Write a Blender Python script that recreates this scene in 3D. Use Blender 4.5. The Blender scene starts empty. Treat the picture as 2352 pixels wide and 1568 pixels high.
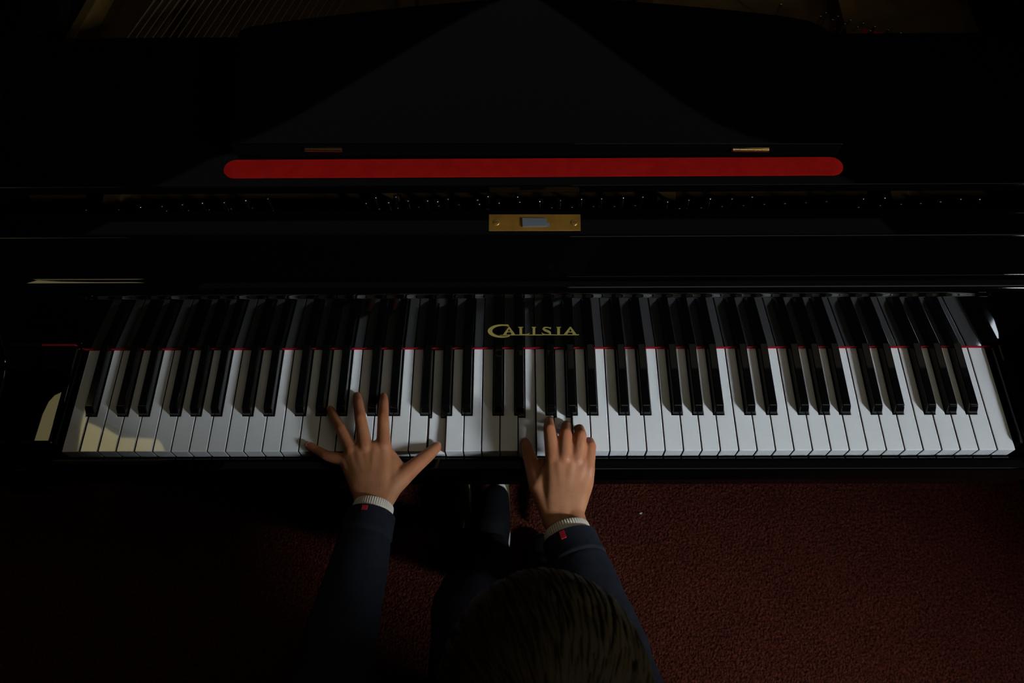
import bpy, bmesh, math, random
from mathutils import Vector, Matrix
random.seed(7)
K = 0.72                      # height of the white key tops above the carpet
S = bpy.context.scene
COL = S.collection

# ------------------------------------------------------------------ camera
F = 1840.9                    # focal length in pixels of a 2352 wide frame
CAM = Vector((-.0233, -.35209, .97641 + K))
cd = bpy.data.cameras.new('camera'); cam = bpy.data.objects.new('camera', cd); COL.objects.link(cam)
cam.location = CAM; cam.rotation_euler = (.48176, .0081088, .000524)
cd.sensor_width = 36; cd.lens = 36 * F / 2352; cd.clip_start = .01
cd.dof.use_dof = True; cd.dof.focus_distance = 1.06; cd.dof.aperture_fstop = 9.0
S.camera = cam
RM = cam.rotation_euler.to_matrix()

def ray(px, py): return RM @ Vector(((px - 1176) / F, -(py - 784) / F, -1))
def atz(px, py, z):           # z measured from the key tops
    v = ray(px, py); return CAM + v * ((z + K - CAM.z) / v.z)
def aty(px, py, y):
    v = ray(px, py); return CAM + v * ((y - CAM.y) / v.y)

# ------------------------------------------------------------------ materials
def mat(name, col, rough=.5, metal=0, spec=.5, coat=0, noise=None, bump=None, ior=None):
    m = bpy.data.materials.new(name); m.use_nodes = True
    nt = m.node_tree; b = nt.nodes['Principled BSDF']
    b.inputs['Base Color'].default_value = (*col, 1)
    b.inputs['Roughness'].default_value = rough
    b.inputs['Metallic'].default_value = metal
    b.inputs['Specular IOR Level'].default_value = spec
    b.inputs['Coat Weight'].default_value = coat
    b.inputs['Coat Roughness'].default_value = .03
    if ior: b.inputs['IOR'].default_value = ior
    tc = nt.nodes.new('ShaderNodeTexCoord')
    if noise:
        sc, det, c2, lo, hi = noise
        n = nt.nodes.new('ShaderNodeTexNoise'); n.inputs['Scale'].default_value = sc; n.inputs['Detail'].default_value = det
        nt.links.new(tc.outputs['Object'], n.inputs['Vector'])
        r = nt.nodes.new('ShaderNodeValToRGB'); r.color_ramp.elements[0].position = lo; r.color_ramp.elements[1].position = hi
        r.color_ramp.elements[0].color = (*col, 1); r.color_ramp.elements[1].color = (*c2, 1)
        nt.links.new(n.outputs['Fac'], r.inputs['Fac']); nt.links.new(r.outputs['Color'], b.inputs['Base Color'])
    if bump:
        sc, st, dist = bump
        n = nt.nodes.new('ShaderNodeTexNoise'); n.inputs['Scale'].default_value = sc; n.inputs['Detail'].default_value = 4
        nt.links.new(tc.outputs['Object'], n.inputs['Vector'])
        bp = nt.nodes.new('ShaderNodeBump'); bp.inputs['Strength'].default_value = st; bp.inputs['Distance'].default_value = dist
        nt.links.new(n.outputs['Fac'], bp.inputs['Height']); nt.links.new(bp.outputs['Normal'], b.inputs['Normal'])
    return m

def emit(name, col, s):
    m = bpy.data.materials.new(name); m.use_nodes = True; nt = m.node_tree
    nt.nodes.remove(nt.nodes['Principled BSDF'])
    e = nt.nodes.new('ShaderNodeEmission'); e.inputs[0].default_value = (*col, 1); e.inputs[1].default_value = s
    nt.links.new(e.outputs[0], nt.nodes['Material Output'].inputs[0]); return m

LACQ = mat('black_lacquer', (.0009, .0009, .0010), .03, spec=.28)
SATIN = mat('satin_black', (.004, .004, .004), .35)
DULL = mat('unpolished_black_edge', (.0012, .0012, .0012), .9, spec=.03)
IVORY = mat('white_key_plastic', (.70, .70, .68), .025, spec=.5, noise=(9, 3, (.74, .74, .72), .4, .6))
EBONY = mat('black_key_plastic', (.0025, .0025, .0025), .07, spec=.42)
WOOD = mat('key_wood', (.05, .03, .015), .8)
REDFELT = mat('red_felt', (.31, .005, .004), .95, spec=.05, noise=(60, 4, (.38, .008, .005), .35, .7), bump=(900, .4, .001))
KEYFELT = mat('red_key_felt', (.27, .006, .016), .95, spec=.1)
BRASS = mat('aged_brass', (.50, .25, .035), .45, .7, noise=(45, 5, (.38, .18, .03), .4, .7))
PEDAL = mat('dulled_brass', (.20, .18, .08), .3, .7)
BRIGHTBRASS = mat('polished_brass', (.75, .55, .25), .25, 1)
STEEL = mat('steel', (.30, .33, .36), .4, .7)
DARKSTEEL = mat('blued_steel', (.5, .5, .52), .18, 1)
GOLD = mat('gold_leaf', (.36, .28, .07), .5, .3)
IRON = mat('gold_painted_iron', (.075, .038, .006), .5, .25, noise=(30, 4, (.05, .027, .005), .4, .6))
COPPER = mat('copper_wound_string', (.34, .24, .15), .35, .9)
SKIN = mat('skin', (.43, .185, .088), .5, spec=.3, noise=(55, 4, (.37, .145, .066), .35, .7), bump=(420, .25, .0006))
SKIN.node_tree.nodes['Principled BSDF'].inputs['Subsurface Weight'].default_value = .12
SKIN.node_tree.nodes['Principled BSDF'].inputs['Subsurface Radius'].default_value = (.006, .002, .001)
NAIL = mat('nail', (.52, .26, .17), .3)
NAVY = mat('navy_wool', (.0145, .0165, .0235), .9, spec=.15, noise=(160, 5, (.0095, .011, .016), .35, .65), bump=(700, .4, .0008))
TROUSER = mat('dark_trouser_cloth', (.006, .006, .009), .9, spec=.1, bump=(500, .3, .0006))
COTTON = mat('white_ribbed_cotton', (.64, .57, .47), .9, spec=.1, bump=(900, .4, .0005))
REDTAG = mat('red_tag', (.45, .01, .02), .85)
HAIR = mat('brown_hair', (.034, .021, .006), .6, spec=.18, noise=(35, 6, (.018, .011, .003), .35, .65))
SHOE = mat('black_shoe', (.003, .003, .003), .8, spec=.1)
SOLE = mat('white_sole', (.55, .53, .48), .7)
EYE = mat('eye_white', (.7, .7, .68), .2)
IRIS = mat('iris', (.05, .03, .015), .2)
LIP = mat('lip', (.45, .17, .12), .5)
LINT = mat('white_lint', (.75, .7, .6), .9)
DARKWALL = mat('dark_painted_wall', (.012, .011, .010), .9, noise=(3, 4, (.008, .007, .006), .4, .6))
PLASTER = mat('pale_plaster', (.55, .57, .62), .9, noise=(2, 4, (.5, .52, .57), .4, .6))
FRAME = mat('window_frame_paint', (.05, .045, .04), .6)

# carpet: looped pile
CARPET = mat('red_carpet', (.20, .030, .018), .95, spec=.08)
nt = CARPET.node_tree; b = nt.nodes['Principled BSDF']
tc = nt.nodes.new('ShaderNodeTexCoord')
n1 = nt.nodes.new('ShaderNodeTexNoise'); n1.inputs['Scale'].default_value = 170; n1.inputs['Detail'].default_value = 3
n2 = nt.nodes.new('ShaderNodeTexNoise'); n2.inputs['Scale'].default_value = 9; n2.inputs['Detail'].default_value = 4
vo = nt.nodes.new('ShaderNodeTexVoronoi'); vo.inputs['Scale'].default_value = 240
for n in (n1, n2, vo): nt.links.new(tc.outputs['Object'], n.inputs['Vector'])
r1 = nt.nodes.new('ShaderNodeValToRGB'); r1.color_ramp.elements[0].position = .33; r1.color_ramp.elements[1].position = .66
r1.color_ramp.elements[0].color = (.022, .0042, .0026, 1); r1.color_ramp.elements[1].color = (.112, .0240, .0140, 1)
nt.links.new(n1.outputs['Fac'], r1.inputs['Fac'])
mx = nt.nodes.new('ShaderNodeMix'); mx.data_type = 'RGBA'; mx.blend_type = 'MULTIPLY'; mx.inputs['Factor'].default_value = .6
r2 = nt.nodes.new('ShaderNodeValToRGB'); r2.color_ramp.elements[0].position = .3; r2.color_ramp.elements[1].position = .7
r2.color_ramp.elements[0].color = (.6, .6, .6, 1); r2.color_ramp.elements[1].color = (1, 1, 1, 1)
nt.links.new(n2.outputs['Fac'], r2.inputs['Fac'])
nt.links.new(r1.outputs['Color'], mx.inputs[6]); nt.links.new(r2.outputs['Color'], mx.inputs[7])
nt.links.new(mx.outputs[2], b.inputs['Base Color'])
bp = nt.nodes.new('ShaderNodeBump'); bp.inputs['Strength'].default_value = .9; bp.inputs['Distance'].default_value = .005
nt.links.new(vo.outputs['Distance'], bp.inputs['Height']); nt.links.new(bp.outputs['Normal'], b.inputs['Normal'])

# ------------------------------------------------------------------ mesh helpers
class MB:
    """collects shapes, then links them as ONE mesh object"""
    def __init__(s): s.bm = bmesh.new()
    def poly(s, pts, mi=0):
        f = s.bm.faces.new([s.bm.verts.new(p) for p in pts]); f.material_index = mi; return f
    def box(s, a, b, mi=0):
        (x0, y0, z0), (x1, y1, z1) = a, b
        v = [s.bm.verts.new((x, y, z)) for z in (z0, z1) for y in (y0, y1) for x in (x0, x1)]
        fs = [(0, 2, 3, 1), (4, 5, 7, 6), (0, 1, 5, 4), (2, 6, 7, 3), (0, 4, 6, 2), (1, 3, 7, 5)]
        for f in fs: s.bm.faces.new([v[i] for i in f]).material_index = mi
        return v
    def prism(s, pts, vec):
        """closed outline pts extruded along vec"""
        vec = Vector(vec); a = [s.bm.verts.new(p) for p in pts]; c = [s.bm.verts.new(Vector(p) + vec) for p in pts]
        n = len(pts)
        s.bm.faces.new(list(reversed(a))); s.bm.faces.new(c)
        for i in range(n): s.bm.faces.new((a[i], a[(i + 1) % n], c[(i + 1) % n], c[i]))
    def rings(s, rr, cap0=True, cap1=True):
        vs = [[s.bm.verts.new(p) for p in r] for r in rr]; n = len(vs[0])
        for a, c in zip(vs, vs[1:]):
            for i in range(n): s.bm.faces.new((a[i], a[(i + 1) % n], c[(i + 1) % n], c[i]))
        if cap0: s.bm.faces.new(list(reversed(vs[0])))
        if cap1: s.bm.faces.new(vs[-1])
    def cone(s, p0, r0, p1, r1, n=14, k=4):
        """rounded cone between two balls"""
        p0, p1 = Vector(p0), Vector(p1); d = p1 - p0; L = d.length
        d = d.normalized() if L > 1e-7 else Vector((0, 0, 1))
        u = d.orthogonal().normalized(); w = d.cross(u)
        rr = []
        for i in range(k + 1):
            a = math.pi / 2 * (1 - i / k) if i else math.radians(84)
            rr.append((p0 - d * r0 * math.sin(a), r0 * math.cos(a)))
        for i in range(k + 1):
            a = math.pi / 2 * i / k if i < k else math.radians(84)
            rr.append((p1 + d * r1 * math.sin(a), r1 * math.cos(a)))
        s.rings([[c + (u * math.cos(t) + w * math.sin(t)) * r for t in [2 * math.pi * j / n for j in range(n)]] for c, r in rr])
    def chain(s, pr):
        for (p0, r0), (p1, r1) in zip(pr, pr[1:]): s.cone(p0, r0, p1, r1)
    def ell(s, c, r, rot=None, n=20):
        c = Vector(c); R = rot or Matrix.Identity(3)
        rr = []
        for i in range(1, n // 2):
            a = -math.pi / 2 + math.pi * i / (n // 2)
            rr.append([c + R @ Vector((r[0] * math.cos(a) * math.cos(t), r[1] * math.cos(a) * math.sin(t), r[2] * math.sin(a)))
                       for t in [2 * math.pi * j / n for j in range(n)]])
        s.rings(rr)
    def cyl(s, p0, p1, r0, r1=None, n=16):
        p0, p1 = Vector(p0), Vector(p1); d = (p1 - p0).normalized(); u = d.orthogonal().normalized(); w = d.cross(u)
        if r1 is None: r1 = r0
        s.rings([[p + (u * math.cos(t) + w * math.sin(t)) * r for t in [2 * math.pi * j / n for j in range(n)]] for p, r in ((p0, r0), (p1, r1))])
    def bevel(s, w, seg=2, ang=30):
        s.bm.normal_update()
        es = [e for e in s.bm.edges if len(e.link_faces) == 2 and e.calc_face_angle(0) > math.radians(ang)]
        bmesh.ops.bevel(s.bm, geom=es, offset=w, segments=seg, profile=.5, affect='EDGES', clamp_overlap=True)
    def mesh(s, name, m, smooth=True, ang=35, wn=True):
        bmesh.ops.recalc_face_normals(s.bm, faces=s.bm.faces)
        me = bpy.data.meshes.new(name); s.bm.to_mesh(me); s.bm.free()
        for x in (m if isinstance(m, (list, tuple)) else [m]): me.materials.append(x)
        if smooth:
            for p in me.polygons: p.use_smooth = True
            me.set_sharp_from_angle(angle=math.radians(ang))
            if wn: face_weighted(me, ang)
        return me
    def build(s, name, m, parent=None, label=None, smooth=True, ang=35, wn=True):
        return link(name, s.mesh(name, m, smooth, ang, wn), parent, label)

def face_weighted(me, ang):
    """large flat faces keep their own normal, so they mirror cleanly"""
    ca = math.cos(math.radians(ang)); adj = [[] for _ in me.vertices]
    for p in me.polygons:
        w = p.area ** 2; n = p.normal.copy()
        for v in p.vertices: adj[v].append((n, w))
    out = [None] * len(me.loops)
    for p in me.polygons:
        n0 = p.normal
        for li in p.loop_indices:
            a = Vector()
            for n, w in adj[me.loops[li].vertex_index]:
                if n.dot(n0) > ca: a += n * w
            out[li] = a.normalized() if a.length > 1e-30 else n0.copy()
    me.normals_split_custom_set(out)

def link(name, me, parent=None, label=None):
    o = bpy.data.objects.new(name, me); COL.objects.link(o)
    if parent:
        o.parent = parent
        o.matrix_parent_inverse = Matrix.Identity(4)
        pw = Vector((0, 0, 0)); q = parent
        while q: pw += q.location; q = q.parent
        o.location = -pw          # part meshes are laid out in world space
    if label: o['label'] = label
    return o

def thing(name, loc, label, cat):
    o = bpy.data.objects.new(name, None); COL.objects.link(o); o.location = loc
    o.empty_display_size = .05; o['label'] = label; o['category'] = cat; return o

def struct(o): o['kind'] = 'structure'; return o

def remeshed(mb, name, m, voxel, smooth_it, factor=.5, parent=None, label=None, disp=None):
    """fuse the overlapping shapes of mb into one continuous skin"""
    tmp = mb.build(name + '_tmp', m, smooth=False)
    r = tmp.modifiers.new('r', 'REMESH'); r.mode = 'VOXEL'; r.voxel_size = voxel; r.use_smooth_shade = True
    sm = tmp.modifiers.new('s', 'SMOOTH'); sm.factor = factor; sm.iterations = smooth_it
    dg = bpy.context.evaluated_depsgraph_get()
    me = bpy.data.meshes.new_from_object(tmp.evaluated_get(dg), depsgraph=dg)
    old = tmp.data; bpy.data.objects.remove(tmp); bpy.data.meshes.remove(old)
    me.name = name; me.materials.clear()
    for x in (m if isinstance(m, (list, tuple)) else [m]): me.materials.append(x)
    if disp: disp(me)
    for p in me.polygons: p.use_smooth = True
    return link(name, me, parent, label)

def V(x, y, z): return Vector((x, y, z + K))

# ================================================================== THE ROOM
CEIL = 2.6
mb = MB(); mb.box((-3.4, -1.37, -.05), (3.4, 5.2, 0))
fl = struct(mb.build('floor', CARPET, smooth=False))

PY = -.80                                     # added baffle before the window bay; its gap trims light across the keys
ox0, ox1, oz = 1.13, 1.60, 1.22
mb = MB()
mb.box((-3.4, PY - .06, 0), (ox0, PY, CEIL + K)); mb.box((ox1, PY - .06, 0), (3.4, PY, CEIL + K)); mb.box((ox0, PY - .06, oz + K), (ox1, PY, CEIL + K))
struct(mb.build('added_light_baffle', DARKWALL, smooth=False))
WB = -1.25                                    # outer wall of the bay, with the window
wx0, wx1, wz0, wz1 = 1.775, 2.49, 1.06, 1.80   # window opening (heights from key tops)
mb = MB()
mb.box((-3.4, WB - .12, 0), (wx0, WB, CEIL + K)); mb.box((wx1, WB - .12, 0), (3.4, WB, CEIL + K))
mb.box((wx0, WB - .12, 0), (wx1, WB, wz0 + K)); mb.box((wx0, WB - .12, wz1 + K), (wx1, WB, CEIL + K))
struct(mb.build('wall_bay', DARKWALL, smooth=False))
for nm, a, c in (('wall_left', (-3.52, -1.37, 0), (-3.4, 5.2, CEIL + K)), ('wall_right', (3.4, -1.37, 0), (3.52, 5.2, CEIL + K)),
                 ('wall_front', (-3.52, 5.2, 0), (3.52, 5.32, CEIL + K))):
    mb = MB(); mb.box(a, c); struct(mb.build(nm, DARKWALL, smooth=False))

# window: frame, muntins, bright sky behind the panes
mb = MB(); f = .05
mb.box((wx0, WB - .1, wz0 + K), (wx0 + f, WB - .02, wz1 + K)); mb.box((wx1 - f, WB - .1, wz0 + K), (wx1, WB - .02, wz1 + K))
mb.box((wx0 + f, WB - .1, wz0 + K), (wx1 - f, WB - .02, wz0 + f + K)); mb.box((wx0 + f, WB - .1, wz1 - f + K), (wx1 - f, WB - .02, wz1 + K))
xm = (wz0 + wz1) / 2 + K
mb.box((wx0 + f, WB - .1, xm - .012), (wx1 - f, WB - .06, xm + .012))
win = struct(mb.build('window_1', FRAME, smooth=False))
SKY = emit('window_daylight', (.78, .88, .98), 240.0)
mb = MB(); mb.box((wx0 + .01, WB - .11, wz0 + .01 + K), (wx1 - .01, WB - .1, wz1 - .01 + K))
mb.build('pane', SKY, win, smooth=False)

def mirror_to_ceiling(px, py, z, zc):
    p = atz(px, py, z); d = ray(px, py); d.z = -d.z
    return p + d * ((zc + K - p.z) / d.z)

# skylight in the ceiling: warm evening light
sky_px = [(74, 1046), (76, 1030), (85, 960), (95, 922), (108, 902), (124, 887), (150, 893), (201, 966), (228, 977),
          (248, 990), (270, 1000), (350, 1003), (365, 1012), (376, 1040), (376, 1046)]
sk = [mirror_to_ceiling(px, py, 0.005, CEIL - .02) for px, py in sky_px]
mb = MB(); mb.prism([p + Vector((0, 0, .012)) for p in sk], (0, 0, .006))
w2 = MB(); n = len(sk); cen = sum(sk, Vector()) / n
inn = [p for p in sk]; out = [cen + (p - cen) * 1.05 for p in sk]
for i in range(n):
    j = (i + 1) % n
    w2.prism([inn[i], inn[j], out[j], out[i]], (0, 0, .018))
w2o = struct(w2.build('window_2', FRAME, smooth=False))
mb.build('pane', emit('warm_skylight', (1.0, .85, .40), 3.1), w2o, smooth=False)

# ceiling: dark boards and the outline of an added glow, traced from the desk reflection
bell = []
L = [((1180, -14), .251), ((1090, 25), .251), ((1000, 75), .251), ((850, 165), .251), ((700, 255), .251), ((620, 298), .251), ((545, 328), .251),
     ((480, 365), .225), ((420, 397), .225), ((360, 424), .225), ((190, 541), .191)]
Rr = [((1230, -8), .251), ((1330, 60), .251), ((1450, 150), .251), ((1560, 230), .251), ((1640, 280), .251), ((1720, 312), .251),
      ((1850, 345), .251), ((1980, 425), .225), ((2060, 541), .191)]
Lp = [mirror_to_ceiling(*p, z, CEIL - .01) for p, z in L]; Rp = [mirror_to_ceiling(*p, z, CEIL - .01) for p, z in Rr]
outl = Lp + list(reversed(Rp))
mb = MB(); mb.box((-3.52, -1.37, CEIL + K), (3.52, 5.32, CEIL + K + .1)); struct(mb.build('ceiling', DARKWALL, smooth=False))
# dim glowing panel, added so the desk and lip mirror a grey bell
w3 = MB(); cen = sum(outl, Vector()) / len(outl); n = len(outl)
for i in range(n):
    a, c = outl[i], outl[(i + 1) % n]
    w3.prism([a, c, cen + (c - cen) * 1.02, cen + (a - cen) * 1.02], (0, 0, .01))
w3o = struct(w3.build('added_bell_glow', DARKWALL, smooth=False))
mb = MB(); mb.prism([p + Vector((0, 0, .004)) for p in outl], (0, 0, .004)); mb.build('pane', emit('bell_glow_emission', (.95, .97, 1.0), .06), w3o, smooth=False)
# unseen glowing panel above and behind the player, added as soft fill
mb = MB(); mb.box((.15, -.76, CEIL - .016 + K), (2.25, .05, CEIL + K))
w4 = struct(mb.build('added_fill_glow', DARKWALL, smooth=False))
mb = MB(); mb.box((.2, -.72, CEIL - .02 + K), (2.2, .01, CEIL - .016 + K)); mb.build('pane', emit('fill_glow_emission', (1.0, .91, .66), .95), w4, smooth=False)
# faint glowing panel further forward, added to grey the fallboard ledge
mb = MB(); mb.box((-1.45, .12, CEIL - .012 + K), (2.7, .92, CEIL + K)); w5 = struct(mb.build('added_ledge_glow', DARKWALL, smooth=False))
mb = MB(); mb.box((-1.4, .16, CEIL - .016 + K), (2.65, .88, CEIL - .012 + K)); mb.build('pane', emit('ledge_glow_emission', (.95, .97, 1.0), .05), w5, smooth=False)

# ================================================================== THE PIANO
P = thing('grand_piano', (0, .3, 0), 'black lacquered grand piano with its fallboard open, standing on the red carpet', 'piano')
XA = .6697                                    # inner faces of the arms
PITCH = 23.56e-3; XK0 = -26 * PITCH

# --- key bed and key slip
mb = MB(); mb.box((-.72, -.012, -.105 + K), (.72, .75, -.045 + K)); mb.bevel(.003)
mb.build('key_bed', LACQ, P)
prof = [(-.0045, -.045), (-.0045, -.0135), (-.0065, -.0120), (-.0185, -.0120), (-.0203, -.0125), (-.0213, -.0138), (-.0218, -.016), (-.0255, -.040), (-.025, -.045)]
mb = MB(); mb.prism([V(-XA, y, z) for y, z in prof], (2 * XA, 0, 0)); mb.build('key_slip', LACQ, P)

# --- cheek blocks
for s in (-1, 1):
    mb = MB(); x0, x1 = sorted((s * .6165, s * XA)); mb.box((x0, .002, -.045 + K), (x1, .150, .0152 + K)); mb.bevel(.008, 5)
    mb.build('cheek_block', LACQ, P)

# --- rim with arms
arm = [(.34, .243), (.26, .243), (.225, .236), (.19, .205), (.165, .165), (.14, .128), (.118, .100), (.100, .078), (.085, .068), (.065, .063), (.03, .062),
       (.004, .060), (-.012, .053), (-.022, .038), (-.025, .018), (-.025, -.105), (.34, -.105)]
for s in (-1, 1):
    mb = MB(); mb.prism([V(s * XA, y, z) for y, z in arm], (s * .055, 0, 0)); mb.bevel(.004, 3, 40)
    mb.build('arm', LACQ, P)
# case rim seen behind: two side walls and the curved tail
mb = MB()
pl = [(-.725, .335), (-.725, 1.75), (-.62, 1.93), (-.42, 1.98), (-.22, 1.90), (-.08, 1.70), (.05, 1.45), (.25, 1.25), (.50, 1.12), (.66, .98), (.725, .80), (.725, .335)]
def offs(pts, d):
    r = []
    for i, p in enumerate(pts):
        a = Vector(pts[max(i - 1, 0)]); c = Vector(pts[min(i + 1, len(pts) - 1)]); t = (c - a).normalized()
        r.append((p[0] + t.y * d, p[1] - t.x * d))
    return r
inn = offs(pl, .05)
for i in range(len(pl) - 1):
    q = [pl[i], pl[i + 1], inn[i + 1], inn[i]]
    mb.prism([V(x, y, -.08) for x, y in q], (0, 0, .323))
bmesh.ops.remove_doubles(mb.bm, verts=mb.bm.verts, dist=1e-5)
mb.build('case_rim', LACQ, P)
mb = MB(); mb.prism([V(x, y, -.06) for x, y in inn], (0, 0, .02)); mb.build('soundboard', IRON, P)

# --- keys ----------------------------------------------------------------
BW = .0128                                     # black key width at its base
OFFB = {'C': -.0024, 'D': .0024, 'F': -.0036, 'G': 0, 'A': .0036}     # black key right of this white key
names = ['A', 'B'] + list('CDEFGAB') * 7 + ['C']
YB = .162; YH = .0497
def bc(i): return XK0 + (i + 1) * PITCH + OFFB[names[i]]   # centre of the black key right of white i
def has_black(i): return 0 <= i < 51 and names[i] in OFFB
wcache = {}
def white_mesh(i):
    key = (names[i], has_black(i - 1), has_black(i))
    if key in wcache: return wcache[key]
    x0, x1 = .0007, PITCH - .0007
    g = BW / 2 + .0010
    xr = x1; xl = x0
    if has_black(i): xr = PITCH + OFFB[names[i]] - g
    if has_black(i - 1): xl = OFFB[names[i - 1]] + g
    pts = [(x0, 0), (x1, 0)]
    if xr < x1: pts += [(x1, YH - .0008), (xr, YH - .0008)]
    pts += [(xr, YB), (xl, YB)]
    if xl > x0: pts += [(xl, YH - .0008), (x0, YH - .0008)]
    mb = MB(); mb.prism([Vector((x, y, -.020)) for x, y in pts], (0, 0, .020))
    mb.bm.normal_update()
    es = [e for e in mb.bm.edges if all(v.co.z > -.001 for v in e.verts) or (abs(e.verts[0].co.z - e.verts[1].co.z) > .01 and e.verts[0].co.y < .001)]
    bmesh.ops.bevel(mb.bm, geom=es, offset=.0009, segments=3, profile=.5, affect='EDGES')
    mb.bm.normal_update()
    for f in mb.bm.faces:
        if (abs(f.normal.x) > .95 and f.calc_center_median().z < -.004) or f.normal.y > .9: f.material_index = 1
    wcache[key] = mb.mesh('white_key', [IVORY, WOOD], True, 50)
    return wcache[key]
pressed = {20: .0105, 25: .0095, 27: .0095}
roll = {0: -.029, 1: .002, 2: -.003, 3: .0, 4: .002}
for i in range(52):
    o = bpy.data.objects.new('white_key', white_mesh(i)); COL.objects.link(o); o.parent = P
    ang = pressed.get(i, 0) / .23
    ox = XK0 + i * PITCH
    # rotate about a balance rail behind the fallboard
    piv = Vector((0, .23, 0)); Rm = Matrix.Rotation(ang, 3, 'X'); loc = piv - Rm @ piv
    o.rotation_euler = (ang, roll.get(i, random.uniform(-.003, .003)), 0)
    o.location = Vector((ox, 0, K)) + Vector((0, loc.y, loc.z)) - P.location
    if i in pressed: o['label'] = {20: 'white key held down by the left thumb', 25: 'white key held down by the right thumb', 27: 'white key held down by the right middle finger'}[i]
# black keys
mb = MB()
w0, w1, h = BW / 2, .0051, .0120
sec = [(YH, w0, -.016), (YH, w0, 0.0), (YH + .0012, w0 - .0004, .004), (YH + .0055, w1 + .0004, .0105), (YH + .0085, w1, h), (YB, w1, h)]
vb = []
bv = lambda x, y, z: mb.bm.verts.new((x, y, z))
Lf = [(bv(-w, y, z), bv(w, y, z)) for y, w, z in sec]
lb = (bv(-w0, YB, -.016), bv(w0, YB, -.016)); lm = (bv(-w0, YB, 0), bv(w0, YB, 0))
nf = mb.bm.faces.new
for (a, c), (d, e) in zip(Lf, Lf[1:]): nf((a, c, e, d))
nf((Lf[0][0], Lf[0][1], lb[1], lb[0]))
nf((lb[0], lb[1], lm[1], Lf[-1][1], Lf[-1][0], lm[0]))
for k in (0, 1):
    nf((Lf[0][k], Lf[1][k], lm[k], lb[k])); nf((Lf[1][k], Lf[2][k], Lf[3][k], Lf[4][k], Lf[5][k], lm[k]))
bmesh.ops.recalc_face_normals(mb.bm, faces=mb.bm.faces)
mb.bm.normal_update()
es = [e for e in mb.bm.edges if all(v.co.z > .003 for v in e.verts) and e.calc_face_angle(0) > .2]
bmesh.ops.bevel(mb.bm, geom=es, offset=.0014, segments=4, profile=.5, affect='EDGES', clamp_overlap=True)
bmesh.ops.triangulate(mb.bm, faces=[f for f in mb.bm.faces if len(f.verts) > 4])
bme = mb.mesh('black_key', EBONY, True, 40)
for i in range(51):
    if has_black(i):
        o = bpy.data.objects.new('black_key', bme); COL.objects.link(o); o.parent = P
        o.location = Vector((bc(i), 0, K)) - P.location

# --- red felt under the fallboard
mb = MB(); mb.box((-.6165, .1462, .0004 + K), (.6165, .156, .0052 + K))
mb.prism([V(-.6165, .1462, .0008), V(-.6165, .1462, .0048), V(-.6245, .1462, .0162), V(-XA + .001, .1462, .0162), V(-XA + .001, .1462, .0151), V(-.6238, .1462, .0149)], (0, .01, 0))
mb.build('key_felt', KEYFELT, P, 'red felt line')

# --- fallboard
TA = math.tan(math.radians(7)); FY0, FZ0 = .1475, .0066
def fy(z): return .146 + TA * z
pr = [(fy(.0054), .0054), (fy(.1135), .1135)]
# rounded nose, then a shallow ledge, the raised lip and its flat top
pr += [(.1592, .1175), (.1580, .1215), (.1568, .1255), (.1563, .1290), (.1568, .1318), (.1582, .1340), (.1602, .1355), (.1622, .1363)]
for k in range(1, 25):
    t = k / 24; pr.append((.1622 + .0138 * t, .1363 + .0138 * (.24 * t - .10 * t * t)))
pr += [(.1770, .1388), (.1780, .1405), (.1958, .1862), (.1968, .1888), (.1985, .1904), (.2005, .1910), (.237, .1910), (.2385, .1904), (.239, .189), (.239, .155), (.21, .10), (.17, .0054)]
mb = MB(); mb.prism([V(-XA + .0008, y, z) for y, z in pr], (2 * XA - .0016, 0, 0))
FB = mb.build('fallboard', LACQ, P, None, True, 50)
# gold lettering, laid on the sloping face
nrm = Vector((0, -math.cos(math.radians(7)), math.sin(math.radians(7))))
def onfb(u, v, off=.0003):
    px, py = 1100 + u / 9.408, 720 + v / 9.408
    d = ray(px, py); o0 = Vector((0, .146, K)); t = (o0 - CAM).dot(nrm) / d.dot(nrm)
    return CAM + d * t + nrm * off
mb = MB()
def flat(pts): mb.prism([onfb(u, v, .0001) for u, v in pts], nrm * .0003)
def strip(pl):
    """stroke with a width per point"""
    n = len(pl)
    e = []
    for i, (x, y, w) in enumerate(pl):
        a = pl[max(i - 1, 0)]; c = pl[min(i + 1, n - 1)]; t = Vector((c[0] - a[0], c[1] - a[1])).normalized()
        e.append(((x - t.y * w / 2, y + t.x * w / 2), (x + t.y * w / 2, y - t.x * w / 2)))
    for (a, c), (d, f) in zip(e, e[1:]): flat([a, c, f, d])
C_ = []
N = 28
for k in range(N + 1):
    t = math.radians(58 + (305 - 58) * k / N)
    ox_, oy_ = 490 + 300 * math.cos(t), 372 - 143 * math.sin(t)
    ix_, iy_ = 530 + 242 * math.cos(t), 372 - 113 * math.sin(t)
    C_.append(((ox_, oy_), (ix_, iy_)))
for (a, c), (d, f) in zip(C_, C_[1:]): flat([a, c, f, d])
flat([(560, 231), (637, 231), (628, 280), (606, 268)])
flat([(636, 288), (662, 300), (585, 458), (515, 458)]); flat([(636, 288), (664, 284), (790, 458), (712, 458)]); flat([(592, 384), (702, 384), (712, 398), (584, 398)])
flat([(876, 286), (932, 286), (932, 456), (876, 456)]); flat([(852, 284), (954, 284), (954, 299), (852, 299)])
flat([(932, 440), (1010, 440), (1060, 430), (1092, 410), (1100, 416), (1070, 457), (932, 457)])
flat([(1162, 286), (1216, 286), (1216, 456), (1162, 456)]); flat([(1140, 284), (1234, 284), (1234, 299), (1140, 299)])
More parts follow.
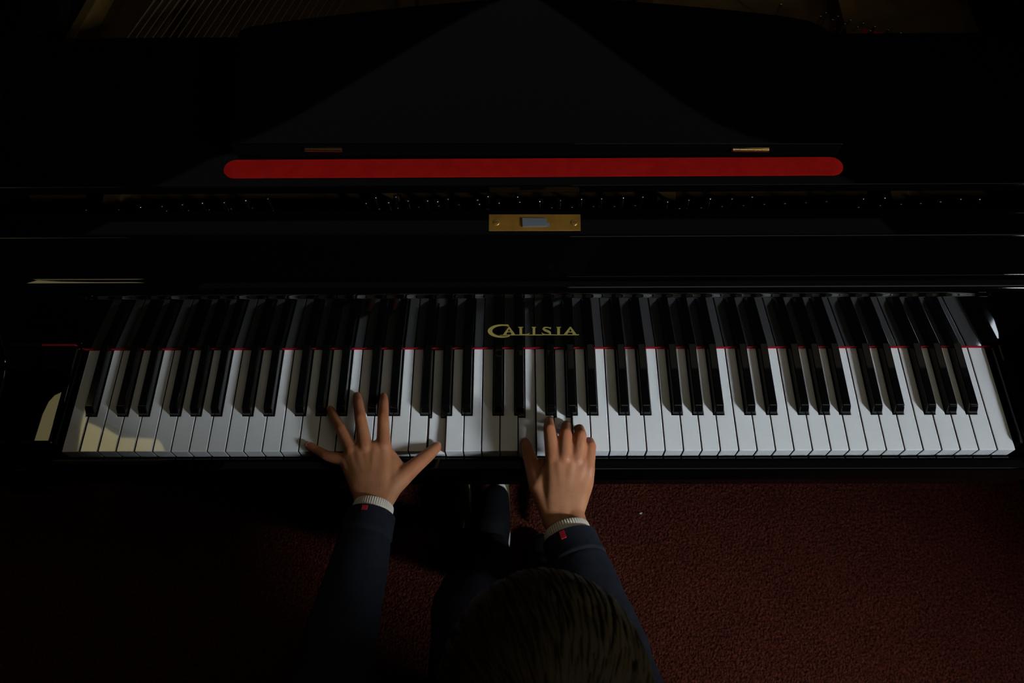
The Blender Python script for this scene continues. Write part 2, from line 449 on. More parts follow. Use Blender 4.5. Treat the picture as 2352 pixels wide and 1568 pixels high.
strip([(1550, 330, 8), (1520, 303, 16), (1465, 292, 20), (1405, 300, 30), (1385, 325, 36), (1420, 352, 44), (1480, 375, 46), (1535, 402, 44), (1548, 432, 32), (1500, 453, 22), (1430, 452, 20), (1380, 436, 14), (1356, 408, 8)])
flat([(1540, 286), (1556, 286), (1556, 332), (1540, 326)])
flat([(1692, 286), (1750, 286), (1750, 456), (1692, 456)]); flat([(1674, 284), (1772, 284), (1772, 299), (1674, 299)])
flat([(1962, 284), (1990, 300), (1900, 458), (1824, 458)]); flat([(1962, 284), (1988, 280), (2116, 458), (2036, 458)]); flat([(1926, 386), (2040, 386), (2052, 402), (1916, 402)])
strip([(450, 464, 8), (600, 458, 15), (1200, 457, 16), (1900, 456, 16), (2120, 455, 16), (2165, 452, 14)])
mb.build('lettering', GOLD, FB, 'gold lettering', smooth=False)
# lock plate on the lip
zt = .1910
q = [atz(px, py, zt) for px, py in ((1122.5, 531), (1333.5, 530.5), (1333, 493), (1123, 493))]
mb = MB(); mb.prism([p + Vector((0, 0, .0001)) for p in q], (0, 0, .0009)); mb.bevel(.0003, 1)
mb.build('lock_plate', BRASS, FB, 'brass plate')
for px, py in ((1140, 511), (1318.5, 511.5)):
    c = atz(px, py, zt + .001); mb = MB(); mb.cyl(c, c + Vector((0, 0, .0006)), .0042, .0036, 20)
    mb.box(c + Vector((-.004, -.0005, .0005)), c + Vector((.004, .0005, .0009)), 1)
    mb.build('screw', [BRASS, DARKSTEEL], FB)
q = [atz(px, py, zt + .001) for px, py in ((1200, 522), (1256, 521), (1255, 503), (1199, 502))]
mb = MB(); mb.prism(q, (0, 0, .0022)); mb.bevel(.0005, 2)
q2 = [atz(px, py, zt + .001) for px, py in ((1256, 520), (1262, 520), (1262, 512), (1256, 512))]
mb.prism(q2, (0, 0, .0008)); mb.build('lock_bolt', STEEL, FB, 'grey steel bolt')

# --- music shelf
TZ = .225
yf = atz(1200, 427.5, TZ).y; yb = atz(1200, 80, TZ).y
mb = MB(); mb.box((-.674, yf, TZ - .013 + K), (.674, yb, TZ + K)); mb.bevel(.0018, 3)
mb.build('music_shelf', LACQ, P)
# red felt strip with round ends
def stad(x0, x1, y0, y1, z, n=12):
    r = (y1 - y0) / 2; cy_ = (y0 + y1) / 2
    a = [Vector((x1 - r + r * math.cos(t), cy_ + r * math.sin(t), z + K)) for t in [-math.pi / 2 + math.pi * k / n for k in range(n + 1)]]
    c = [Vector((x0 + r + r * math.cos(t), cy_ + r * math.sin(t), z + K)) for t in [math.pi / 2 + math.pi * k / n for k in range(n + 1)]]
    return a + c
y0 = atz(1200, 407, TZ).y; y1 = atz(1200, 363.5, TZ + .0015).y
mb = MB(); mb.prism(stad(atz(515, 386, TZ).x, atz(1937, 388, TZ).x, y0, y1, TZ + .0001), (0, 0, .0015)); mb.bevel(.0005, 2, 60)
mb.build('felt_strip', REDFELT, P, 'red felt strip')
# folded music desk, its crowned top edge away from the player
DZ = .251
top = [(545, 78), (552, 68), (575, 60), (620, 53), (700, 42), (800, 30), (950, 13), (1100, 0), (1230, -6), (1360, -4), (1460, 3), (1560, 11), (1700, 24), (1800, 36), (1860, 47), (1890, 60), (1910, 78), (1914, 92)]
topw = [atz(px, py, DZ) for px, py in top]
fr = [atz(527, 331, DZ), atz(1937, 331, DZ)]
outl = [Vector((fr[0].x, fr[0].y, 0)), Vector((fr[1].x, fr[1].y, 0))] + [Vector((p.x, p.y, 0)) for p in reversed(topw)]
mb = MB(); mb.prism([Vector((p.x, p.y, TZ + .0045 + K)) for p in outl], (0, 0, DZ - TZ - .0045)); mb.bevel(.0016, 3, 25)
mb.bm.normal_update()
for f in mb.bm.faces:
    if f.normal.y < -.8: f.material_index = 1
MD = mb.build('music_desk', [LACQ, DULL], P)
for a, c in ((700, 785), (1682, 1766)):
    u = (atz((a + c) / 2, 331, DZ).x - fr[0].x) / (fr[1].x - fr[0].x)
    y = fr[0].y + (fr[1].y - fr[0].y) * u - .0016; p0 = aty(a, 343.5, y); p1 = aty(c, 344.5, y)
    mb = MB(); n = 5
    for k in range(n):
        s0, s1 = p0.lerp(p1, (k + .03) / n), p0.lerp(p1, (k + .97) / n)
        mb.cyl(s0, s1, .0024, n=12)
    mb.box((p0.x, y + .0006, p0.z - .004), (p1.x, y + .0019, p0.z + .002))
    mb.build('hinge', BRIGHTBRASS, MD, 'brass hinge')
# feet bar that carries the folded desk
mb = MB(); mb.box((fr[0].x + .03, fr[0].y + .004, TZ + K), (fr[1].x - .03, yb - .02, TZ + .0045 + K)); mb.build('desk_slide', SATIN, P)

# --- iron plate, pins and strings
mb = MB()
mb.box((-.674, .245, .108 + K), (.674, .330, .130 + K))                      # pin block under the shelf
mb.box((-.674, .330, .100 + K), (.674, .72, .118 + K))
for x0, x1 in ((-.56, -.535), (-.20, -.175), (.155, .18), (.455, .48)):     # raised struts
    mb.box((x0, .25, .118 + K), (x1, 1.0, .150 + K))
mb.box((-.674, .72, .09 + K), (.2, 1.15, .105 + K))
mb.bevel(.003, 2); mb.build('iron_plate', IRON, P, 'gold painted iron frame')
pa, pb_, pc = atz(150, 82, .16), atz(176, 82, .16), atz(222, 0, .16)
d = (pc - pb_); mb = MB()
mb.prism([pa - d * .5, pb_ - d * .5, pb_ + d * 2.5, pa + d * 2.5], (0, 0, -.03)); mb.bevel(.002, 2)
mb.build('plate_rib', IRON, P)
pins = [(195, 480), (270, 479), (320, 473), (369, 471), (416, 467), (462, 464), (512, 462), (561, 457), (612, 453), (380, 482), (430, 481), (478, 479), (528, 477), (577, 475),
        (838, 464), (861, 451), (869, 477), (890, 462), (907, 449), (912, 475), (935, 458), (960, 473), (980, 458), (1003, 460), (1006, 470), (1027, 454), (1050, 463), (1052, 467), (1095, 456), (1099, 466),
        (1119, 448), (1144, 463), (1187, 449), (1192, 461), (1238, 459), (1266, 474), (1285, 457), (1313, 473), (1334, 454), (1362, 471), (1380, 453), (1410, 471), (1430, 451), (1458, 469), (1475, 449),
        (1532, 460), (1560, 476), (1581, 456), (1610, 474), (1630, 453), (1658, 471), (1680, 453), (1707, 469), (1727, 449), (1755, 466), (1802, 464), (1843, 480), (1851, 462), (1890, 477), (1898, 459),
        (1972, 473), (1982, 453), (2022, 469), (2032, 451), (2070, 466), (2115, 464), (2160, 460), (2206, 454), (2250, 454)]
mb = MB(); mb.cyl((0, 0, -.05), (0, 0, -.016), .0034, n=12)
for k in range(4): mb.cyl((0, 0, -.036 + k * .0028), (0, 0, -.0338 + k * .0028), .0046, n=12)
mb.cyl((0, 0, -.016), (0, 0, -.002), .0034, .0028, 8); mb.ell((0, 0, -.002), (.0028, .0028, .0022), None, 12)
pin_me = mb.mesh('tuning_pin', DARKSTEEL, True, 50)
for px, py in pins:
    o = bpy.data.objects.new('tuning_pin', pin_me); COL.objects.link(o); o.parent = P
    o.location = atz(px, py, .176) - P.location
# pins with red cloth beyond the shelf, on the treble side
hp = [(1794, 7), (1886, 35), (1898, 27), (1914, 43), (1926, 35), (1942, 52), (1954, 43.5), (1971, 59.5), (1984, 51), (2000, 68), (2011, 58.5), (2029, 75), (2041, 66), (2070, 73), (2098, 80)]
mb = MB(); mb.cyl((0, 0, -.042), (0, 0, -.002), .0022, n=10); mb.ell((0, 0, -.002), (.0022, .0022, .002), None, 12)
mb2 = mb.mesh('hitch_pin', DARKSTEEL, True, 50)
for px, py in hp:
    o = bpy.data.objects.new('hitch_pin', mb2); COL.objects.link(o); o.parent = P; o.location = atz(px, py, .16) - P.location
ca, cb_ = atz(1915, 60, .125), atz(2080, 95, .125); d = (cb_ - ca).normalized(); w = Vector((-d.y, d.x, 0)) * .008
mb = MB(); mb.prism([ca - w, cb_ - w, cb_ + w, ca + w], (0, 0, -.006)); mb.build('string_cloth', KEYFELT, P, 'red cloth under the pins')
for k in range(24):
    a = 299 + k * 19.2 - .0 * k; c = a + 57 - k * .35
    p0, p1 = atz(a, 80, .152), atz(c, 0, .152); d = p1 - p0
    mb = MB(); mb.cyl(p0 - d * .9, p1 + d * 3.2, .0016 - .00004 * k, n=8); mb.build('string', COPPER, P, 'copper wound string' if k == 0 else None)

# --- legs and pedals
for x, y in ((-.60, .22), (.60, .22), (-.38, 1.70)):
    mb = MB(); a = .05
    mb.rings([[Vector((x + sx * w, y + sy * w, z)) for sx, sy in ((-1, -1), (1, -1), (1, 1), (-1, 1))] for z, w in ((.06, .034), (.09, .036), (.45, .052), (.55, .058), (K - .07, .058))])
    mb.bevel(.004, 2)
    mb.cyl((x - .012, y, .028), (x + .012, y, .028), .028, n=20)
    mb.box((x - .02, y - .02, .02), (x + .02, y + .02, .075))
    mb.build('leg', LACQ, P)
px0 = atz(1068, 1170, -.655).x - .004
LX = px0 + .094
mb = MB(); mb.box((LX - .15, .20, .030), (LX + .15, .30, .11)); mb.bevel(.006, 2)
for s in (-1, 1): mb.cyl((LX + s * .07, .25, .10), (LX + s * .09, .25, K - .105), .018, n=16)
LY = mb.build('pedal_lyre', LACQ, P)
for k in range(3):
    x = px0 + (0, .080, .175)[k]; yt = atz(1092, 1210, -.66).y
    mb = MB()
    rr = []
    for t, wd, z in ((0, .006, .048), (.015, .013, .051), (.04, .017, .052), (.08, .0155, .051), (.13, .011, .050), (.24, .010, .050)):
        y = yt + t
        rr.append([Vector((x + wd * math.cos(a), y, z + .006 * math.sin(a))) for a in [2 * math.pi * j / 16 for j in range(16)]])
    mb.rings(rr); mb.build('pedal', PEDAL, LY, 'brass pedal' if k == 0 else None)

# ================================================================== BENCH (carries the player, below the frame)
B = thing('piano_bench', (0, -.57, 0), 'black padded piano bench under the seated child in front of the keyboard', 'bench')
mb = MB(); mb.box((-.27, -.75, .385), (.27, -.40, .43)); mb.bevel(.015, 4); mb.build('seat', SATIN, B)
mb = MB(); mb.box((-.26, -.74, .32), (.26, -.41, .385)); mb.bevel(.004, 2); mb.build('frame', LACQ, B)
for sx in (-1, 1):
    for y in (-.71, -.44):
        mb = MB(); mb.rings([[Vector((sx * .235 + a * w, y + c * w, z)) for a, c in ((-1, -1), (1, -1), (1, 1), (-1, 1))] for z, w in ((0, .014), (.32, .022))]); mb.bevel(.003, 2)
        mb.build('leg', LACQ, B)

# ================================================================== THE CHILD
def q(px, py, z): return atz(px, py, z)
body = MB()
# ---- left hand, spread wide
LH = {
 'index':  [((881, 1024), .035, .0088), ((880, 958), .030, .0069), ((881, 926), .017, .0063), ((881, 912), .0060, .0054)],
 'middle': [((840, 1030), .036, .0090), ((828, 962), .033, .0071), ((823, 926), .019, .0063), ((820.5, 910), .0060, .0054)],
 'ring':   [((809, 1034), .032, .0084), ((784, 988), .028, .0067), ((767, 957), .015, .0060), ((759, 941), .0054, .0051)],
 'pinky':  [((796, 1058), .024, .0082), ((750, 1046), .017, .0063), ((728, 1034), .010, .0057), ((710, 1023), .0060, .0051)],
 'thumb':  [((905, 1112), .026, .0125), ((948, 1074), .018, .0098), ((984, 1044), .009, .0080), ((1002, 1027), -.0034, .0065)],
}
WL = [q(837, 1146, .030), q(878, 1156, .031)]
for nme, ch in LH.items():
    pts = [(q(*p, z), r * 1.07) for p, z, r in ch]
    body.chain(pts)
    if nme != 'thumb':
        t = {'index': .95, 'middle': .65, 'ring': .35, 'pinky': .05}[nme]
        w = WL[0].lerp(WL[1], t)
        body.cone(w, .0125, pts[0][0] - Vector((0, 0, .003)), .0095)
g = lambda n, k: q(*LH[n][k][0], LH[n][k][1])
for a, c in (('index', 'middle'), ('middle', 'ring'), ('ring', 'pinky')):
    m0 = (g(a, 0) + g(c, 0)) / 2 - Vector((0, 0, .004))
    body.cone(m0 + Vector((0, 0, .003)), .0088, (WL[0] + WL[1]) / 2, .013)
for t, r in [(k * .07, .0122 - .0026 * k * .07 - .0055 * max(0, k * .07 - .35)) for k in range(1, 13)]:
    ps = [WL[0].lerp(g('pinky', 0), t), WL[0].lerp(WL[1], .35).lerp(g('ring', 0), t), WL[0].lerp(WL[1], .65).lerp(g('middle', 0), t), WL[1].lerp(g('index', 0), t)]
    body.chain([(p, r) for p in ps])
body.cone(WL[1], .0125, g('thumb', 0), .0125)
body.cone(g('thumb', 0), .0120, g('index', 0).lerp(g('thumb', 0), .45) - Vector((0, 0, .004)), .0100)
body.cone(q(922, 1082, .020), .0085, g('index', 0).lerp(g('thumb', 1), .18) - Vector((0, 0, .008)), .0060)
body.cone(q(818, 1100, .024), .011, WL[0], .0125); body.cone(q(818, 1100, .024), .011, g('pinky', 0), .009)
# ---- right hand, fingers curled onto the keys
RH = {
 'index':  [((1270, 1050), .052, .0092), ((1262, 986), .054, .0074), ((1261, 969), .036, .0064), ((1261, 965), .0062, .0056)],
 'middle': [((1297, 1052), .054, .0092), ((1299, 996), .055, .0074), ((1301, 979), .036, .0064), ((1301, 975), -.0018, .0056)],
 'ring':   [((1325, 1056), .051, .0088), ((1334, 1000), .055, .0072), ((1331, 985), .036, .0062), ((1326, 985), .0062, .0054)],
 'pinky':  [((1350, 1075), .044, .0082), ((1357, 1025), .046, .0066), ((1355, 1014), .029, .0056), ((1351, 1012), .0055, .0048)],
 'thumb':  [((1238, 1120), .036, .0115), ((1222, 1066), .026, .0094), ((1211, 1032), .014, .0076), ((1206, 1016), -.0022, .0060)],
}
WR = [q(1270, 1196, .036), q(1318, 1180, .037)]
for nme, ch in RH.items():
    pts = [(q(*p, z), r * 1.05) for p, z, r in ch]
    body.chain(pts)
    if nme != 'thumb':
        t = {'index': .05, 'middle': .35, 'ring': .65, 'pinky': .95}[nme]
        body.cone(WR[0].lerp(WR[1], t), .0120, pts[0][0] - Vector((0, 0, .003)), .0095)
g = lambda n, k: q(*RH[n][k][0], RH[n][k][1])
for a, c in (('index', 'middle'), ('middle', 'ring'), ('ring', 'pinky')):
    m0 = (g(a, 0) + g(c, 0)) / 2 - Vector((0, 0, .004))
    body.cone(m0 + Vector((0, 0, .003)), .0090, (WR[0] + WR[1]) / 2, .013)
for t, r in [(k * .07, .0122 - .0026 * k * .07 - .0055 * max(0, k * .07 - .35)) for k in range(1, 13)]:
    ps = [WR[0].lerp(g('index', 0), t), WR[0].lerp(WR[1], .35).lerp(g('middle', 0), t), WR[0].lerp(WR[1], .65).lerp(g('ring', 0), t), WR[1].lerp(g('pinky', 0), t)]
    body.chain([(p, r) for p in ps])
body.cone(WR[0], .0120, g('thumb', 0), .0115)
body.cone(g('thumb', 0), .0115, g('index', 0).lerp(g('thumb', 0), .45) - Vector((0, 0, .006)), .0095)
body.cone(q(1236, 1095, .03), .009, g('index', 0).lerp(g('thumb', 1), .4) - Vector((0, 0, .010)), .0070)
body.cone(q(1345, 1110, .036), .010, WR[1], .012); body.cone(q(1345, 1110, .036), .010, g('pinky', 0), .009)

# ---- sleeves follow these axes: pixel centre, half width in pixels, height
SLL = [((853, 1182), 53, .032), ((843, 1220), 58, .038), ((826, 1290), 66, .047), ((806, 1365), 74, .056), ((784, 1455), 82, .065), ((771, 1560), 90, .073)]
SLR = [((1308, 1238), 61, .041), ((1321, 1274), 64, .047), ((1342, 1325), 70, .055), ((1372, 1400), 76, .064), ((1406, 1490), 84, .072), ((1432, 1575), 90, .078)]
def axis(sl):
    out = []
    for (px, py), hw, z in sl:
        c = q(px, py, z); e = q(px + hw, py, z); out.append((c, (e - c).length))
    return out
AL, AR = axis(SLL), axis(SLR)
ELB = [AL[-1][0] + Vector((-.012, -.045, .0)), AR[-1][0] + Vector((.015, -.045, .0))]
SHO = [V(-.128, -.450, .130), V(.132, -.450, .130)]
NECK = V(.0, -.420, .185)
for ax, wr, el, sh in ((AL, WL, ELB[0], SHO[0]), (AR, WR, ELB[1], SHO[1])):
    w = (wr[0] + wr[1]) / 2
    for t in (0, 1): body.cone(wr[t], .0125, w.lerp(el, .25) + (wr[t] - w) * .6, .015)
    body.chain([(w.lerp(el, .2), .017), (w.lerp(el, .55), .024), (el, .027), (el.lerp(sh, .5), .031), (sh, .038)])
# ---- trunk, neck, head
PEL = V(0, -.56, -.215)
body.cone(V(-.06, -.56, -.205), .07, V(.06, -.56, -.205), .07)
body.cone(V(-.035, -.555, -.08), .06, V(.035, -.555, -.08), .06); body.cone(V(0, -.56, -.18), .07, V(0, -.53, .0), .075)
body.cone(V(-.055, -.51, .04), .07, V(.055, -.51, .04), .07); body.cone(SHO[0], .036, SHO[1], .036)
body.cone(V(0, -.50, .04), .07, NECK - Vector((0, .01, .03)), .044)
HC = q(1250, 1590, .335); HS = .94
pit = math.radians(28)
HF = Vector((0, math.cos(pit), -math.sin(pit))); HU = Vector((0, math.sin(pit), math.cos(pit))); HX = Vector((1, 0, 0))
HR = Matrix((HX, HF, HU)).transposed()
hp_ = lambda x, f, u: HC + (HX * x + HF * f + HU * u) * HS
def hs(*r): return tuple(a * HS for a in r)
body.cone(NECK, .042, hp_(0, -.03, -.07), .040)
body.ell(HC, hs(.070, .086, .080), HR, 28)
body.ell(hp_(0, .028, -.055), hs(.054, .058, .060), HR, 24)          # face and jaw
body.cone(hp_(0, .066, -.098), .016, hp_(0, .060, -.09), .022)     # chin
body.cone(hp_(0, .084, -.022), .007, hp_(0, .098, -.052), .0095)   # nose
for s in (-1, 1):
    body.cone(hp_(s * .008, .092, -.054), .006, hp_(s * .004, .09, -.056), .006)
    body.cone(hp_(s * .020, .080, -.008), .008, hp_(s * .042, .068, -.010), .008)   # brow
    body.ell(hp_(s * .072, -.004, -.030), hs(.008, .017, .028), HR, 16)               # ear
body.cone(hp_(-.014, .083, -.078), .006, hp_(.014, .083, -.078), .006)              # mouth
# ---- legs and feet
KN = [q(1078, 1402, -.205), q(1290, 1385, -.205)]
AN = [q(1122, 1268, -.628), q(1246, 1346, -.635)]
TOE = [q(1137, 1150, -.600), q(1246, 1262, -.690)]
for s, kn, an, to in ((-1, KN[0], AN[0], TOE[0]), (1, KN[1], AN[1], TOE[1])):
    hip = V(s * .075, -.55, -.205)
    body.chain([(hip, .065), (kn, .046), (an, .028), (an + Vector((0, -.03, -.035)), .024)])
    body.chain([(an + Vector((0, -.02, -.035)), .024), (to, .020)])
BOD = remeshed(body, 'person', SKIN, .0016, 7, .5)
# knuckles and fingertips are rosier than the rest of the skin
FL = []
for HD in (LH, RH):
    for nme, ch in HD.items():
        for k, ((p, z, r), wt) in enumerate(zip(ch, (.55, .7, .45, 1.0))):
            if nme == 'thumb' and k == 0: continue
            FL.append((q(*p, z), r * (1.7 if k else 1.3), wt))
fa = BOD.data.attributes.new('flush', 'FLOAT', 'POINT'); vals = [0.0] * len(BOD.data.vertices)
ymin = min(p.y for p, r, w in FL) - .03
for i, v in enumerate(BOD.data.vertices):
    if v.co.y < ymin or v.co.z < K - .03: continue
    m = 0.0
    for p, r, w in FL:
        d2 = (v.co - p).length_squared
        if d2 < 6 * r * r: m = max(m, w * math.exp(-d2 / (1.3 * r * r)))
    vals[i] = m
fa.data.foreach_set('value', vals)
nt = SKIN.node_tree; b = nt.nodes['Principled BSDF']; src = b.inputs['Base Color'].links[0].from_socket
at_ = nt.nodes.new('ShaderNodeAttribute'); at_.attribute_name = 'flush'
mx = nt.nodes.new('ShaderNodeMix'); mx.data_type = 'RGBA'; mx.blend_type = 'MULTIPLY'
mx.inputs[7].default_value = (.98, .70, .66, 1)
nt.links.new(at_.outputs['Fac'], mx.inputs['Factor']); nt.links.new(src, mx.inputs[6]); nt.links.new(mx.outputs[2], b.inputs['Base Color'])
BOD['label'] = 'child in a navy jacket seated at the piano, both hands playing the white keys'
BOD['category'] = 'person'

# ---- nails of the spread hand and of the right thumb
def nail(prev, tip, r, w):
    d = (tip - prev).normalized(); up = Vector((0, 0, 1)); side = d.cross(up).normalized(); nu = side.cross(d).normalized()
    c = tip + nu * (r * .72) + d * .0005
    mb = MB(); R_ = Matrix((side, d, nu)).transposed(); mb.ell(c, (w, w * 1.25, .0013), R_, 14); mb.build('fingernail', NAIL, BOD)
for nme, ch in LH.items(): nail(q(*ch[2][0], ch[2][1]), q(*ch[3][0], ch[3][1]), ch[3][2], ch[3][2] * .72)
nail(q(*RH['thumb'][2][0], RH['thumb'][2][1]), q(*RH['thumb'][3][0], RH['thumb'][3][1]), .0060, .0042)
# ---- eyes and lips
for s in (-1, 1):
    mb = MB(); mb.ell(hp_(s * .030, .067, -.026), hs(.0125, .0115, .0100), HR, 18); mb.build('eye', EYE, BOD)
    mb = MB(); mb.ell(hp_(s * .030, .0755, -.028), hs(.0055, .0038, .0055), HR, 14); mb.build('iris', IRIS, BOD)
mb = MB(); mb.chain([(hp_(-.018, .083, -.079), .003), (hp_(0, .0885, -.078), .0048), (hp_(.018, .083, -.079), .003)]); mb.build('lips', LIP, BOD)

# ---- jacket: body, two sleeves with turned cuffs
def frame_along(c0, c1):
    d = (c1 - c0).normalized(); s = d.cross(Vector((0, 0, 1))).normalized(); return d, s, s.cross(d).normalized()
def wr(a, t, sd):
    return (1 + .022 * math.sin(9 * t + 2 * math.cos(a + sd)) * (t ** .7) + .012 * math.sin(23 * t + 3 * math.sin(2 * a + sd))
            + .030 * max(0, math.sin(64 * t + 2.2 * math.cos(a + sd) + 1.3 * math.sin(3 * a))) ** 2 * min(1, max(0, (t - .22) * 6)))
jk = MB(); NS = 40
def catmull(ps, t):
    n = len(ps) - 1; i = min(int(t * n), n - 1); u = t * n - i
    p = [ps[max(i - 1, 0)], ps[i], ps[i + 1], ps[min(i + 2, n)]]
    return .5 * ((2 * p[1]) + (p[2] - p[0]) * u + (2 * p[0] - 5 * p[1] + 4 * p[2] - p[3]) * u * u + (3 * p[1] - p[0] - 3 * p[2] + p[3]) * u ** 3)
cuffinfo = []
for ax, el, sh, sd in ((AL, ELB[0], SHO[0], .3), (AR, ELB[1], SHO[1], 1.7)):
    cs = [a[0] for a in ax] + [el + Vector((0, -.01, .012)), el.lerp(sh, .5), sh]
    rs = [a[1] for a in ax] + [.050, .052, .060]
    rr = []; M = 96
    d0, s0, u0 = frame_along(cs[0], cs[1])
    # inner lip first: the cloth turns in around the wrist
    base = rs[0]
    for k, (off, f) in enumerate(((.018, .80), (.004, .86), (0, .93), (.0008, .985))):
        c = cs[0] + d0 * off
        rr.append([c + (s0 * math.cos(a) + u0 * .9 * math.sin(a)) * base * f for a in [2 * math.pi * j / NS for j in range(NS)]])
    prev = (d0, s0, u0)
    for k in range(1, M + 1):
        t = k / M * .999; c = catmull(cs, t); c2 = catmull(cs, min(t + .01, 1)); r = catmull(rs, t)
        d = (c2 - c).normalized(); s = prev[1] - d * prev[1].dot(d); s.normalize(); u = s.cross(d).normalized()
        if u.z < 0 and k < 50: u = -u
        prev = (d, s, u)
        dist = sum((catmull(cs, k2 / M) - catmull(cs, (k2 - 1) / M)).length for k2 in range(1, k + 1))
        step = 1.05 if dist < .030 else (.975 if dist < .034 else 1.0)      # turned-up band and its seam
        rr.append([c + (s * math.cos(a) + u * .9 * math.sin(a)) * r * step * wr(a, t, sd) for a in [2 * math.pi * j / NS for j in range(NS)]])
    jk.rings(rr, cap0=False, cap1=True)
    cuffinfo.append((cs[0], d0, s0, u0, base))
lv = [(-.235, -.56, .148, .112), (-.18, -.558, .146, .110), (-.10, -.555, .138, .106), (-.02, -.54, .140, .104), (.05, -.512, .150, .102), (.10, -.485, .156, .094),
      (.14, -.465, .146, .080), (.168, -.450, .110, .068), (.186, -.438, .074, .060), (.200, -.430, .058, .054), (.206, -.427, .050, .047)]
jk.rings([[V(wx * math.copysign(abs(math.cos(a)) ** .85, math.cos(a)), cy_ + wy * math.copysign(abs(math.sin(a)) ** .85, math.sin(a)), z) for a in [2 * math.pi * i / 48 for i in range(48)]] for z, cy_, wx, wy in lv])
for sh, s in zip(SHO, (-1, 1)): jk.cone(sh, .058, V(s * .06, -.455, .135), .055)
jk.build('jacket', NAVY, BOD, 'navy jacket', ang=60)
# ---- white ribbed cuffs and red tags
for (c, d, s, u, base), w, tx in zip(cuffinfo, (WL, WR), ((.05), (.0))):
    mb = MB(); n = 324; rr = []
    wc = (w[0] + w[1]) / 2
    for off, f, rib in ((.010, .84, 0), (-.004, .885, .010), (-.009, .885, .014), (-.0125, .87, .014), (-.0138, .83, .010), (-.0128, .79, .004), (-.004, .77, 0), (.012, .77, 0)):
        cc = c + d * off
        rr.append([cc + (s * math.cos(a) + u * .9 * math.sin(a)) * base * f * (1 + rib * 1.3 * math.cos(a * 54)) for a in [2 * math.pi * j / n for j in range(n)]])
    mb.rings(rr, False, False); mb.build('shirt_cuff', COTTON, BOD, 'white ribbed cuff', ang=80)
def tag(ci, px, py, wpx, hpx, ang):
    c, d, s, u, base = cuffinfo[ci]
    # find the sleeve surface under this pixel
    best = None
    v = ray(px, py)
    for k in range(400):
        p = CAM + v * (.80 + k * .0008)
        rel = p - c; t = rel.dot(d); e = rel - d * t
        x, y = e.dot(s), e.dot(u) / .9
        if math.hypot(x, y) < base * 1.085: best = p; break
    if best is None: best = q(px, py, .06)
    a = math.atan2((best - c).dot(u) / .9, (best - c).dot(s)); nn = (s * math.cos(a) * .9 + u * math.sin(a)).normalized(); tt = d.cross(nn).normalized()
    mb = MB(); hw, hh = wpx, hpx
    R_ = Matrix((tt, d, nn)).transposed()
    mb.prism([best + R_ @ Vector((x, y, -.001)) for x, y in ((-hw, -hh), (hw, -hh), (hw, hh), (-hw, hh))], nn * .0026)
    mb.build('sleeve_tag', REDTAG, BOD, 'red tag', smooth=False)
tag(0, 838, 1166, .0032, .0030, 0)
tag(1, 1293, 1228, .0030, .0046, 0)

# ---- trousers
tr = MB()
for s, kn, an in ((-1, KN[0], AN[0]), (1, KN[1], AN[1])):
    hip = V(s * .07, -.55, -.200)
    tr.chain([(hip, .078), (hip.lerp(kn, .5), .066), (kn, .054), (kn.lerp(an, .5) , .050), (an + Vector((0, -.002, .012)), .046)])
tr.cone(V(-.06, -.56, -.195), .088, V(.06, -.56, -.195), .088)
def wob(me):
    for v in me.vertices:
        n = v.normal; k = .0016 * math.sin(v.co.z * 70 + 3 * math.sin(v.co.x * 40)) + .001 * math.sin(v.co.y * 90 + v.co.x * 60)
        v.co += n * k
remeshed(tr, 'trousers', TROUSER, .005, 5, .5, BOD, 'black trousers', wob)
# ---- shoes
for an, to in zip(AN, TOE):
    heel = an + Vector((0, -.045, 0)); heel.z = .032 + .004; t2 = to.copy()
    d = Vector((t2.x - heel.x, t2.y - heel.y, 0)).normalized()
    sh = MB()
    sh.chain([(heel + d * .015 + Vector((0, 0, .012)), .034), (an + d * .03 + Vector((0, 0, -.025)), .038), (t2 - d * .05 + Vector((0, 0, .006)), .037), (t2 + d * .005, .029)])
    sh.chain([(heel + d * .015 + Vector((0, 0, .02)), .033), (an + Vector((0, 0, -.005)), .036)])
    so = remeshed(sh, 'shoe', SHOE, .004, 5, .5, BOD)
    mb = MB()
    side = Vector((-d.y, d.x, 0)); rr = []
    dz = (t2.z - .03) - (heel.z - .034); Ls = (t2 - heel).length + .045
    for lay, infl in ((0, .0), (.012, .0015)):
        pass
    outline = []
    for k in range(36):
        a = 2 * math.pi * k / 36; x = .5 - .5 * math.cos(a)
        wdt = (.034 + .003 * math.sin(math.pi * min(x * 1.15, 1)) - .004 * x) * (abs(math.sin(a)) ** .55) * (1 if math.sin(a) > 0 else -1)
        outline.append(heel - d * .022 + d * (Ls * x) + side * wdt + Vector((0, 0, -heel.z + .002 + max(0, dz) * x)))
    mb.prism(outline, (0, 0, .016)); mb.bevel(.003, 2, 50); mb.build('sole', SOLE, so, 'white sole')
    mb = MB(); mb.ell(t2 + d * .008 + Vector((0, 0, -.002)), (.027, .027, .026), None, 18); mb.build('toe_cap', SOLE, so, 'pale toe cap')

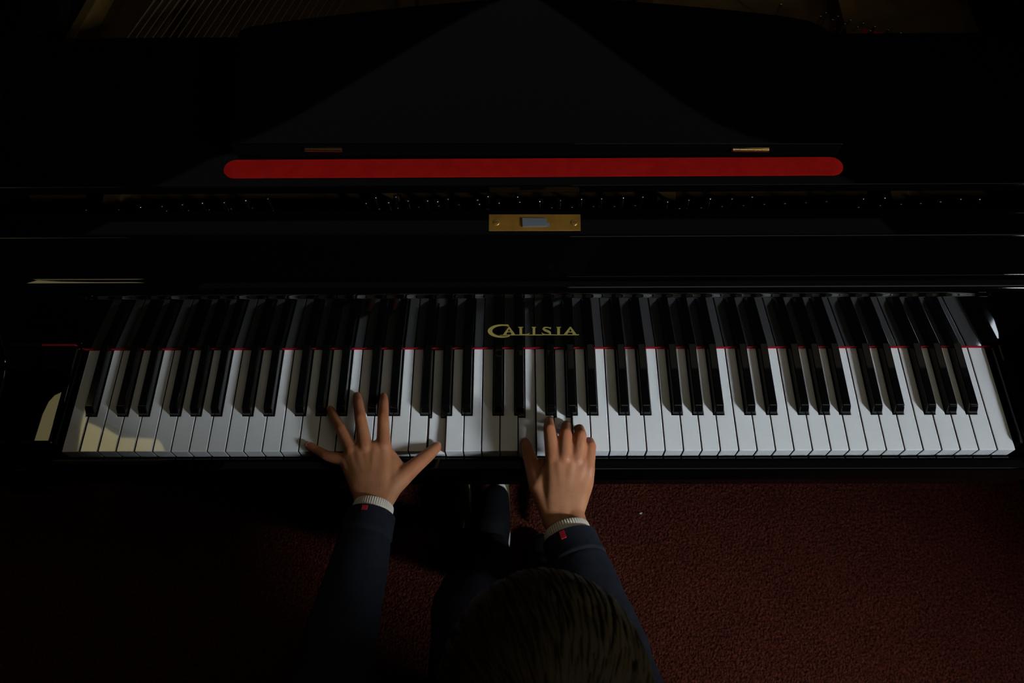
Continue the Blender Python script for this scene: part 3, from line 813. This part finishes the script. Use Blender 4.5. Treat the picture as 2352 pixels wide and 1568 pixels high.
# ---- hair: a cap of overlapping locks
hr = MB(); hr.ell(hp_(0, -.008, .010), hs(.080, .094, .086), HR, 32); hr.ell(hp_(0, -.03, -.02), hs(.078, .078, .075), HR, 28)
PA = math.radians(58)                                   # the whorl sits at the back of the crown
PX, PYv, PZ = Vector((1, 0, 0)), Vector((0, math.cos(PA), math.sin(PA))), Vector((0, -math.sin(PA), math.cos(PA)))
def on_scalp(th, ph, k=1.0):
    v = PX * (math.sin(ph) * math.cos(th)) + PYv * (math.sin(ph) * math.sin(th)) + PZ * math.cos(ph)
    return hp_(0, -.010, .010) + HR @ Vector((.081 * v.x, .095 * v.y, .089 * v.z)) * k * HS, v
for k in range(1500):
    th = random.uniform(0, 2 * math.pi); ph0 = random.uniform(.05, 1.75); ln = random.uniform(.35, .75)
    sw = random.uniform(.1, .35); lift = random.uniform(.0, .02); w0 = random.uniform(.0014, .0030)
    rr = []; J = 8
    for j in range(J + 1):
        t = j / J; p, v = on_scalp(th + sw * t * (1 - .3 * t), ph0 + ln * t, 1.0 + lift * math.sin(math.pi * t * .85) + .004)
        if v.z < (.10 if v.y > .5 else -.45): break
        p2, _ = on_scalp(th + sw * (t + .02), ph0 + ln * (t + .02), 1.0)
        nrm_ = (p - hp_(0, -.010, .010)).normalized(); d = (p2 - p); d = (d - nrm_ * d.dot(nrm_)).normalized(); sd_ = d.cross(nrm_)
        w = w0 * (math.sin(math.pi * (.12 + .84 * t)) ** .6)
        rr.append([p + (sd_ * math.cos(a) + nrm_ * .6 * math.sin(a)) * w for a in [2 * math.pi * i / 5 for i in range(5)]])
    if len(rr) > 2: hr.rings(rr)
hr.build('hair', HAIR, BOD, 'short brown hair', ang=70, wn=False)

# ---- speck on the carpet
c = atz(1472, 1178.5, -.718); mb = MB(); mb.chain([(c + Vector((-.0022, -.0006, 0)), .0011), (c, .0017), (c + Vector((.002, .001, 0)), .0010)])
o = mb.build('lint_speck', LINT); o['label'] = 'tiny white speck of lint on the red carpet right of the hands'; o['category'] = 'lint'

# ================================================================== light and view
w = bpy.data.worlds.new('world'); S.world = w; w.use_nodes = True
bg = w.node_tree.nodes['Background']; bg.inputs[0].default_value = (.6, .7, 1, 1); bg.inputs[1].default_value = 0.0
S.view_settings.view_transform = 'Standard'; S.view_settings.look = 'None'
S.view_settings.gamma = 1; S.view_settings.use_curve_mapping = False; S.view_settings.exposure = 0
